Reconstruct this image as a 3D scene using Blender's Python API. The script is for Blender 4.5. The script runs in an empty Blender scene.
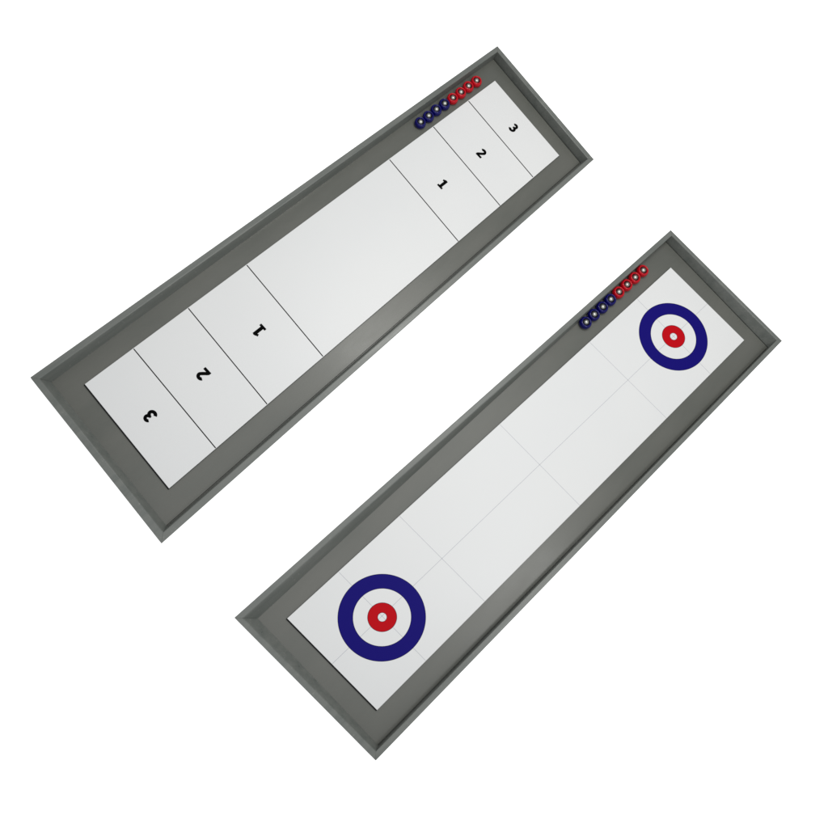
import bpy, bmesh, math
from mathutils import Matrix, Vector
from math import sin, cos, pi, radians

S = bpy.context.scene
C = bpy.context.collection
MM = 0.001

# ------------------------------------------------------------------ camera
cam_data = bpy.data.cameras.new('camera')
cam_data.lens = 32.174
cam_data.sensor_width = 36.0
cam_data.clip_start = 0.05
cam_data.clip_end = 200.0
cam = bpy.data.objects.new('camera', cam_data)
C.objects.link(cam)
rot = Matrix(((0.980114, -0.045914, -0.19305),
              (0.0, 0.972863, -0.231384),
              (0.198434, 0.226782, 0.953516)))
cam.matrix_world = Matrix.Translation((0, 0, 1.35205)) @ rot.to_4x4()
S.camera = cam

# ------------------------------------------------------------------ light
world = bpy.data.worlds.new('World')
S.world = world
world.use_nodes = True
bg = world.node_tree.nodes['Background']
bg.inputs['Color'].default_value = (0.97, 0.985, 1.0, 1)
bg.inputs['Strength'].default_value = 0.46


def softbox(name, loc, target, sx, sy, power, color):
    d = bpy.data.lights.new(name, 'AREA')
    d.shape = 'RECTANGLE'
    d.size, d.size_y = sx, sy
    d.energy = power
    d.color = color
    o = bpy.data.objects.new(name, d)
    C.objects.link(o)
    o.location = loc
    o.rotation_euler = (Vector(target) - Vector(loc)).to_track_quat('-Z', 'Y').to_euler()
    return o


softbox('softbox_overhead', (0.38, 0.34, 1.95), (0.40, 0.48, 0.0), 1.9, 1.8, 12.0, (0.985, 0.993, 1.0))
softbox('softbox_key', (0.52, 0.98, 1.55), (0.45, 0.75, 0.0), 0.60, 0.30, 6.6, (1.0, 0.985, 0.94))
softbox('softbox_strip', (1.02, 0.04, 1.55), (0.45, 0.75, 0.0), 0.50, 0.24, 3.8, (1.0, 0.99, 0.96))

S.view_settings.view_transform = 'Standard'
S.view_settings.look = 'None'
S.view_settings.exposure = 0.0
S.view_settings.gamma = 1.0


# ------------------------------------------------------------------ materials
def new_mat(name, color, rough=0.5, metal=0.0, spec=0.5, coat=0.0):
    m = bpy.data.materials.new(name)
    m.use_nodes = True
    p = m.node_tree.nodes['Principled BSDF']
    p.inputs['Base Color'].default_value = (*color, 1)
    p.inputs['Roughness'].default_value = rough
    p.inputs['Metallic'].default_value = metal
    p.inputs['Specular IOR Level'].default_value = spec
    p.inputs['Coat Weight'].default_value = coat
    p.inputs['Coat Roughness'].default_value = 0.08
    return m


def vary(m, scale, stretch, c0, c1, r0, r1, bump, fine=900.0, fine_bump=0.04, wear=0.0):
    """Slow colour and gloss variation along the grain plus a fine bump."""
    nt = m.node_tree
    p = nt.nodes['Principled BSDF']
    tc = nt.nodes.new('ShaderNodeTexCoord')
    mp = nt.nodes.new('ShaderNodeMapping')
    mp.inputs['Scale'].default_value = stretch
    nt.links.new(tc.outputs['Object'], mp.inputs['Vector'])
    n = nt.nodes.new('ShaderNodeTexNoise')
    n.inputs['Scale'].default_value = scale
    n.inputs['Detail'].default_value = 6
    n.inputs['Roughness'].default_value = 0.6
    nt.links.new(mp.outputs['Vector'], n.inputs['Vector'])
    cr = nt.nodes.new('ShaderNodeValToRGB')
    cr.color_ramp.elements[0].position = 0.3
    cr.color_ramp.elements[0].color = (*c0, 1)
    cr.color_ramp.elements[1].position = 0.7
    cr.color_ramp.elements[1].color = (*c1, 1)
    nt.links.new(n.outputs['Fac'], cr.inputs['Fac'])
    if wear:
        wn = nt.nodes.new('ShaderNodeTexNoise')
        wn.inputs['Scale'].default_value = 130.0
        wn.inputs['Detail'].default_value = 5
        wn.inputs['Roughness'].default_value = 0.7
        nt.links.new(tc.outputs['Object'], wn.inputs['Vector'])
        wr = nt.nodes.new('ShaderNodeMapRange')
        wr.inputs['From Min'].default_value = 0.62
        wr.inputs['From Max'].default_value = 0.74
        wr.inputs['To Max'].default_value = wear
        nt.links.new(wn.outputs['Fac'], wr.inputs['Value'])
        mx = nt.nodes.new('ShaderNodeMix')
        mx.data_type = 'RGBA'
        mx.inputs[7].default_value = (0.34, 0.34, 0.31, 1)
        nt.links.new(wr.outputs['Result'], mx.inputs[0])
        nt.links.new(cr.outputs['Color'], mx.inputs[6])
        nt.links.new(mx.outputs[2], p.inputs['Base Color'])
    else:
        nt.links.new(cr.outputs['Color'], p.inputs['Base Color'])
    mr = nt.nodes.new('ShaderNodeMapRange')
    mr.inputs['From Min'].default_value = 0.3
    mr.inputs['From Max'].default_value = 0.7
    mr.inputs['To Min'].default_value = r0
    mr.inputs['To Max'].default_value = r1
    nt.links.new(n.outputs['Fac'], mr.inputs['Value'])
    nt.links.new(mr.outputs['Result'], p.inputs['Roughness'])
    f = nt.nodes.new('ShaderNodeTexNoise')
    f.inputs['Scale'].default_value = fine
    f.inputs['Detail'].default_value = 3
    nt.links.new(mp.outputs['Vector'], f.inputs['Vector'])
    b1 = nt.nodes.new('ShaderNodeBump')
    b1.inputs['Strength'].default_value = bump
    b1.inputs['Distance'].default_value = 0.002
    nt.links.new(n.outputs['Fac'], b1.inputs['Height'])
    b2 = nt.nodes.new('ShaderNodeBump')
    b2.inputs['Strength'].default_value = fine_bump
    b2.inputs['Distance'].default_value = 0.0005
    nt.links.new(f.outputs['Fac'], b2.inputs['Height'])
    nt.links.new(b1.outputs['Normal'], b2.inputs['Normal'])
    nt.links.new(b2.outputs['Normal'], p.inputs['Normal'])
    return m


GREY = vary(new_mat('grey_satin_paint', (0.12, 0.12, 0.11)), 5.0, (1.0, 3.0, 3.0),
            (0.102, 0.107, 0.094), (0.124, 0.126, 0.111), 0.29, 0.38, 0.12)
RIM = vary(new_mat('grey_rim_paint', (0.15, 0.15, 0.14)), 8.0, (1.0, 9.0, 9.0),
           (0.122, 0.134, 0.124), (0.168, 0.176, 0.162), 0.27, 0.42, 0.22, wear=0.45)
WHITE = vary(new_mat('white_laminate', (0.8, 0.8, 0.8)), 3.0, (1.0, 1.0, 1.0),
             (0.742, 0.750, 0.752), (0.762, 0.766, 0.762), 0.36, 0.44, 0.02, 700.0, 0.02)
EDGE = new_mat('panel_painted_shade', (0.012, 0.012, 0.012), 0.8, spec=0.1)  # dark colour standing in for shade round the panel
BLACK = new_mat('black_print', (0.0015, 0.0015, 0.0015), 0.6, spec=0.03)
THIN = new_mat('grey_hairline_print', (0.44, 0.45, 0.49), 0.5)
BLUE = new_mat('blue_print', (0.0062, 0.0028, 0.160), 0.5, spec=0.08)
RED = new_mat('red_print', (0.50, 0.001, 0.006), 0.5, spec=0.08)
OUTL = new_mat('dark_outline_print', (0.010, 0.004, 0.03), 0.5, spec=0.08)
PBLUE = new_mat('blue_puck_plastic', (0.0015, 0.0008, 0.105), 0.10, spec=0.36)
PRED = new_mat('red_puck_plastic', (0.50, 0.001, 0.010), 0.10, spec=0.36)
CUP = new_mat('black_puck_cup', (0.006, 0.006, 0.008), 0.4)
STEEL = new_mat('bearing_steel', (0.46, 0.47, 0.43), 0.38, metal=1.0)

TABLE = new_mat('white_ground_added_glow', (0.9, 0.9, 0.9), 0.7, spec=0.2)
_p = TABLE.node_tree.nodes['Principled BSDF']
_p.inputs['Emission Color'].default_value = (1, 1, 1, 1)   # added glow: keeps the ground white and washes out contact shadows
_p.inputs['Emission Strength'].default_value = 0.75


# ------------------------------------------------------------------ helpers
def link_mesh(name, bm, mats, parent=None, smooth=False):
    me = bpy.data.meshes.new(name)
    bmesh.ops.recalc_face_normals(bm, faces=bm.faces)
    bm.to_mesh(me)
    bm.free()
    for m in (mats if isinstance(mats, (list, tuple)) else [mats]):
        me.materials.append(m)
    if smooth:
        for f in me.polygons:
            f.use_smooth = True
    o = bpy.data.objects.new(name, me)
    C.objects.link(o)
    if parent:
        o.parent = parent
    return o


def thing(name, label, cat, loc, rz=0.0, group=None):
    o = bpy.data.objects.new(name, None)
    o.empty_display_size = 0.05
    C.objects.link(o)
    o.location = loc
    o.rotation_euler = (0, 0, rz)
    o['label'] = label
    o['category'] = cat
    if group:
        o['group'] = group
    return o


def v3(p, z):
    return Vector((p[0] * MM, p[1] * MM, z * MM))


def prism(bm, lo, hi, zlo, zhi):
    """Closed solid between two polygons of equal count."""
    a = [bm.verts.new(v3(p, zlo)) for p in lo]
    b = [bm.verts.new(v3(p, zhi)) for p in hi]
    n = len(a)
    bm.faces.new(a[::-1])
    bm.faces.new(b)
    side = []
    for i in range(n):
        side.append(bm.faces.new((a[i], a[(i + 1) % n], b[(i + 1) % n], b[i])))
    return side


def lerp(a, b, t):
    return (a[0] + (b[0] - a[0]) * t, a[1] + (b[1] - a[1]) * t)


def toward(p, c, d):
    """p moved d millimetres inwards along both axes."""
    sx, sy = (1 if p[0] > c[0] else -1), (1 if p[1] > c[1] else -1)
    return (p[0] - sx * d, p[1] - sy * d)


# ------------------------------------------------------------------ setting
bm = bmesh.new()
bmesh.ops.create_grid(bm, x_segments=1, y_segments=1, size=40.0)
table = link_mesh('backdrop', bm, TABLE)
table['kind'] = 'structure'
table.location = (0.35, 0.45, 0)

RIM_Z, FLOOR_Z, PANEL_Z = 30.0, 8.0, 11.5


# ------------------------------------------------------------------ trays
def make_wall(name, i, j, out, inn, flo, root):
    """One mitred wall of the tray from corner i to corner j."""
    bm = bmesh.new()
    N = 24
    rings = []
    for k in range(N + 1):
        t = k / N
        tt = 0.0002 + t * 0.9996                      # hairline mitre joint
        o_t, i_t, f_t = lerp(out[i], out[j], tt), lerp(inn[i], inn[j], tt), lerp(flo[i], flo[j], tt)
        ob = lerp(toward(out[i], (0, 0), 5.0), toward(out[j], (0, 0), 5.0), tt)
        e = 1.3                                       # eased arrises
        d = Vector((i_t[0] - o_t[0], i_t[1] - o_t[1]))
        d.normalize()
        w = Vector((f_t[0] - i_t[0], f_t[1] - i_t[1])) / (RIM_Z - FLOOR_Z)
        prof = [(ob[0], ob[1], 0.0),
                (o_t[0] + (ob[0] - o_t[0]) * 0.06, o_t[1] + (ob[1] - o_t[1]) * 0.06, RIM_Z - e - 0.4),
                (o_t[0] + d.x * e * 0.3, o_t[1] + d.y * e * 0.3, RIM_Z - e * 0.3),
                (o_t[0] + d.x * e, o_t[1] + d.y * e, RIM_Z),
                (i_t[0] - d.x * e, i_t[1] - d.y * e, RIM_Z),
                (i_t[0] - d.x * e * 0.3, i_t[1] - d.y * e * 0.3, RIM_Z - e * 0.3),
                (i_t[0] + w.x * e, i_t[1] + w.y * e, RIM_Z - e),
                (f_t[0], f_t[1], FLOOR_Z),
                (f_t[0], f_t[1], 0.0)]
        rings.append([bm.verts.new((x * MM, y * MM, z * MM)) for x, y, z in prof])
    n = len(rings[0])
    for a, b in zip(rings, rings[1:]):
        for q in range(n):
            bm.faces.new((a[q], a[(q + 1) % n], b[(q + 1) % n], b[q]))
    bm.faces.new(rings[0][::-1])
    bm.faces.new(rings[-1])
    return link_mesh(name, bm, RIM, root)


def make_tray(root, out, inn, flo):
    # corners run: left, bottom, right, top as they lie in the picture
    make_wall('end_wall', 0, 1, out, inn, flo, root)
    make_wall('side_wall', 1, 2, out, inn, flo, root)
    make_wall('end_wall', 2, 3, out, inn, flo, root)
    make_wall('side_wall', 3, 0, out, inn, flo, root)
    bm = bmesh.new()
    wide = [toward(p, (0, 0), -0.8) for p in flo]
    prism(bm, wide, wide, 0.6, 3.5)                    # base sheet, let into the walls
    # the loose floor sheet on it leaves a shadow gap along the near side and the far end
    g = 2.2
    top = [toward(flo[0], (0, 0), -0.8), (flo[1][0] - 0.8, flo[1][1] + g), (flo[2][0] - g, flo[2][1] + g), (flo[3][0] - g, flo[3][1] + 0.8)]
    prism(bm, top, top, 3.4, FLOOR_Z)
    return link_mesh('tray_floor', bm, GREY, root)


def make_panel(root, quad):
    """White playing surface: a thin sheet over a core coloured dark as painted shade."""
    bm = bmesh.new()
    core = [toward(p, (0, 0), -0.3) for p in quad]      # dark strip drawn as the panel's shadow line, widest at the left end
    core[0] = (core[0][0] - 2.0, core[0][1])
    core[1] = (core[1][0] - 2.0, core[1][1])
    prism(bm, core, core, FLOOR_Z + 0.05, PANEL_Z - 1.6)
    for f in bm.faces:
        f.material_index = 1
    n0 = len(bm.faces)
    c = 0.35
    top = [toward(p, (0, 0), c) for p in quad]
    prism(bm, quad, quad, PANEL_Z - 1.6, PANEL_Z - c)
    bm.faces.ensure_lookup_table()
    lid = bm.faces[n0 + 1]
    bm.faces.remove(lid)
    vs = [v for v in bm.verts if abs(v.co.z - (PANEL_Z - c) * MM) < 1e-7]
    tv = [bm.verts.new(v3(p, PANEL_Z)) for p in top]
    ring = []
    for p in quad:
        ring.append(min(vs, key=lambda v: (v.co - v3(p, PANEL_Z - c)).length))
    for i in range(4):
        bm.faces.new((ring[i], ring[(i + 1) % 4], tv[(i + 1) % 4], tv[i]))
    bm.faces.new(tv)
    return link_mesh('playing_surface', bm, [WHITE, EDGE], root)


def ribbon(name, a, b, w, mat, parent, z):
    bm = bmesh.new()
    d = Vector((b[0] - a[0], b[1] - a[1]))
    d.normalize()
    n = Vector((-d.y, d.x)) * (w / 2)
    vs = [bm.verts.new(v3(p, PANEL_Z + z)) for p in
          ((a[0] - n.x, a[1] - n.y), (b[0] - n.x, b[1] - n.y), (b[0] + n.x, b[1] + n.y), (a[0] + n.x, a[1] + n.y))]
    bm.faces.new(vs)
    return link_mesh(name, bm, mat, parent)


def stroke(bm, pts, w, place, z):
    """Flat brush stroke of width w along a polyline."""
    L, R = [], []
    for i, p in enumerate(pts):
        a = pts[max(i - 1, 0)]
        b = pts[min(i + 1, len(pts) - 1)]
        d = Vector((b[0] - a[0], b[1] - a[1]))
        d.normalize()
        n = Vector((-d.y, d.x)) * (w / 2)
        L.append(bm.verts.new(place(p[0] + n.x, p[1] + n.y, z)))
        R.append(bm.verts.new(place(p[0] - n.x, p[1] - n.y, z)))
    for i in range(len(pts) - 1):
        bm.faces.new((L[i], L[i + 1], R[i + 1], R[i]))


def arc(cx, cy, rx, ry, a0, a1, n=26):
    return [(cx + rx * cos(radians(a0 + (a1 - a0) * k / n)), cy + ry * sin(radians(a0 + (a1 - a0) * k / n)))
            for k in range(n + 1)]


def numeral(ch, x, y, h, sgn, parent):
    """Heavy numeral; its head points to the nearer short end of the board (sgn)."""
    def place(gx, gy, z):
        return Vector(((x + sgn * gy * h) * MM, (y - sgn * gx * h) * MM, (PANEL_Z + 0.06 + z) * MM))
    bm = bmesh.new()
    if ch == '3':
        stroke(bm, arc(0.0, 0.215, 0.195, 0.180, 158, -88), 0.245, place, 0.0)
        stroke(bm, arc(0.0, -0.180, 0.240, 0.210, 88, -160), 0.255, place, 0.02)
        stroke(bm, [(-0.10, 0.03), (0.06, 0.03)], 0.17, place, 0.04)
    elif ch == '2':
        pts = arc(-0.01, 0.205, 0.215, 0.185, 160, -28)
        pts += [(0.09, 0.00), (-0.02, -0.13), (-0.14, -0.26), (-0.22, -0.38)]
        stroke(bm, pts, 0.26, place, 0.0)
        stroke(bm, [(-0.33, -0.40), (0.33, -0.40)], 0.22, place, 0.02)
    else:
        stroke(bm, [(0.02, -0.49), (0.02, 0.5)], 0.285, place, 0.0)
        stroke(bm, [(-0.28, -0.41), (0.32, -0.41)], 0.20, place, 0.02)
        stroke(bm, [(0.08, 0.45), (-0.27, 0.29)], 0.20, place, 0.04)
    o = link_mesh('score_number', bm, BLACK, parent)
    o['label'] = 'bold black numeral %s' % ch
    return o


def annulus(name, cx, cy, r0, r1, mat, parent, z, shear):
    bm = bmesh.new()
    n = 128
    A, B = [], []
    for k in range(n):
        a = 2 * pi * k / n
        for r, lst in ((r0, A), (r1, B)):
            dx, dy = r * cos(a), r * sin(a)
            lst.append(bm.verts.new(v3((cx + dx + shear * dy, cy + dy), PANEL_Z + z)))
    for k in range(n):
        bm.faces.new((A[k], B[k], B[(k + 1) % n], A[(k + 1) % n]))
    return link_mesh(name, bm, mat, parent)


# board with the numbered zones
shuffle = thing('shuffleboard', 'grey tray game board with white surface numbered 3, 2, 1 at both ends',
                'game board', (0.1374, 0.6226, 0), radians(43.76), 'tabletop game boards')
s_out = [(-575.9, 178.9), (-597.5, -184.8), (576.1, -160.6), (597.3, 166.5)]
s_inn = [(-566.1, 167.3), (-583.4, -172.0), (565.8, -150.9), (586.6, 155.6)]
s_flo = [(-555.4, 158.3), (-573.2, -165.5), (563.4, -144.5), (585.2, 155.9)]
s_inl = [(-516.5, 119.1), (-528.9, -117.8), (532.6, -102.4), (545.0, 114.4)]
make_tray(shuffle, s_out, s_inn, s_flo)
s_panel = make_panel(shuffle, s_inl)
for a, b in (((-413.4, 117.3), (-424.1, -115.6)), ((-290.9, 116.9), (-303.1, -113.6)),
             ((-152.4, 116.0), (-163.9, -111.6)), ((224.0, 114.3), (211.0, -106.6)),
             ((352.6, 114.0), (339.4, -104.7)), ((459.6, 113.4), (446.1, -102.4))):
    ribbon('zone_line', a, b, 1.9, BLACK, s_panel, 0.05)
for ch, x, y, sgn in (('3', -470.8, 2.4, -1), ('2', -352.8, 2.8, -1), ('1', -221.2, 2.7, -1),
                      ('1', 275.7, 5.9, 1), ('2', 394.1, 6.6, 1), ('3', 496.1, 7.4, 1)):
    numeral(ch, x, y, 24.5 if sgn < 0 else 22.5, sgn, s_panel)

# board with the two ring targets
curling = thing('curling_board', 'grey tray game board with a blue and red ring target at each end',
                'game board', (0.5173, 0.2384, 0), radians(42.786), 'tabletop game boards')
c_out = [(-602.0, 170.7), (-581.5, -164.8), (600.3, -171.4), (583.2, 165.5)]
c_inn = [(-592.0, 160.0), (-571.5, -154.0), (591.6, -161.7), (575.0, 154.6)]
c_flo = [(-574.9, 142.5), (-562.5, -155.9), (580.8, -165.2), (572.2, 154.0)]
c_inl = [(-538.7, 108.7), (-526.3, -111.5), (544.8, -116.5), (532.2, 104.9)]
make_tray(curling, c_out, c_inn, c_flo)
c_panel = make_panel(curling, c_inl)
for a, b in (((-531.5, -1.1), (537.8, -5.6)), ((-421.2, 107.1), (-409.4, -111.0)),
             ((-272.7, 106.6), (-259.6, -112.0)), ((-5.3, 105.9), (5.6, -113.2)),
             ((262.6, 105.0), (275.4, -114.0)), ((415.8, 104.4), (424.3, -114.8))):
    ribbon('sheet_line', a, b, 0.7, THIN, c_panel, 0.05)
SH = -0.055
for cx, cy in ((-416.2, -3.3), (419.7, -5.6)):
    R = 76.2
    o = annulus('outer_ring', cx, cy, 0.672 * R, R, BLUE, c_panel, 0.12, SH)
    annulus('ring_outline', cx, cy, R, R + 0.7, OUTL, o, 0.14, SH)
    annulus('ring_outline', cx, cy, 0.672 * R - 0.7, 0.672 * R, OUTL, o, 0.14, SH)
    o = annulus('inner_ring', cx, cy, 0.108 * R, 0.330 * R, RED, c_panel, 0.12, SH)
    annulus('ring_outline', cx, cy, 0.330 * R, 0.330 * R + 0.7, OUTL, o, 0.14, SH)
    annulus('ring_outline', cx, cy, 0.108 * R - 0.6, 0.108 * R, OUTL, o, 0.14, SH)


# ------------------------------------------------------------------ pucks
def lathe(bm, prof, n=40):
    rows = []
    for r, z in prof:
        if r < 1e-6:
            rows.append([bm.verts.new((0, 0, z * MM))])
        else:
            rows.append([bm.verts.new((r * MM * cos(2 * pi * k / n), r * MM * sin(2 * pi * k / n), z * MM)) for k in range(n)])
    for a, b in zip(rows, rows[1:]):
        for k in range(n):
            q = (k + 1) % n
            if len(a) == 1:
                bm.faces.new((a[0], b[k], b[q]))
            elif len(b) == 1:
                bm.faces.new((a[k], b[0], a[q]))
            else:
                bm.faces.new((a[k], b[k], b[q], a[q]))


def make_puck(mat):
    root = bpy.data.objects.new('puck', None)
    root.empty_display_size = 0.01
    C.objects.link(root)
    bm = bmesh.new()
    prof = [(0, 0.6), (9.6, 0.6), (11.0, 1.1), (12.0, 2.6), (12.5, 4.8), (12.55, 6.6), (12.35, 8.4), (11.9, 10.2), (11.2, 11.7),
            (10.4, 12.8), (9.5, 13.4), (8.6, 13.4), (7.95, 12.9), (7.5, 12.0), (7.3, 10.6), (7.25, 5.5), (0, 5.5)]
    lathe(bm, prof)
    link_mesh('puck_body', bm, mat, root, True)
    bm = bmesh.new()
    lathe(bm, [(7.2, 5.6), (7.28, 10.4), (6.9, 10.7), (6.65, 9.8), (6.4, 5.8), (0, 5.8)])
    link_mesh('bearing_cup', bm, CUP, root, True)
    bm = bmesh.new()
    R, zc = 6.0, 8.9
    lathe(bm, [(R * sin(pi * k / 16) if 0 < k < 16 else 0, zc - R * cos(pi * k / 16)) for k in range(17)])
    for v in bm.verts:                                  # ball seated in its cup, nothing below the cup floor
        v.co.z = max(v.co.z, 6.0 * MM)
    link_mesh('steel_ball', bm, STEEL, root, True)
    return root


def copy_puck(root):
    r = root.copy()
    C.objects.link(r)
    for ch in root.children:
        c = ch.copy()
        C.objects.link(c)
        c.parent = r
    return r


proto = {'blue': make_puck(PBLUE), 'red': make_puck(PRED)}
used = set()
ORD = ['at the far left end', 'second from the left end', 'third from the left end', 'fourth from the left, touching red',
       'fourth from the right, touching blue', 'third from the right end', 'second from the right end', 'at the far right end']


def place_row(board, where, xs, ys, scale, turns):
    M = Matrix.Translation(board.location) @ Matrix.Rotation(board.rotation_euler.z, 4, 'Z')
    for k, (x, y) in enumerate(zip(xs, ys)):
        col = 'blue' if k < 4 else 'red'
        o = copy_puck(proto[col]) if col in used else proto[col]
        used.add(col)
        o.location = M @ v3((x, y), FLOOR_Z - 0.55 * scale)
        o.rotation_euler = (0, 0, turns + k * 1.3)
        o.scale = (scale,) * 3
        o['label'] = '%s puck, %s of row on %s' % (col, ORD[k], where)
        o['category'] = 'puck'
        o['group'] = '%s pucks in rows along the trays' % col


place_row(shuffle, 'numbered board', (334.0, 358.6, 383.1, 407.6, 432.1, 456.6, 481.1, 505.6),
          (136.6, 136.9, 138.2, 137.6, 137.0, 136.6, 137.4, 136.4), 0.98, 0.4)
place_row(curling, 'ring target board', (283.6, 310.2, 336.9, 363.5, 390.2, 416.8, 443.5, 470.4),
          (140.4, 141.0, 140.8, 141.3, 141.1, 141.1, 140.9, 140.6), 1.05, 1.1)
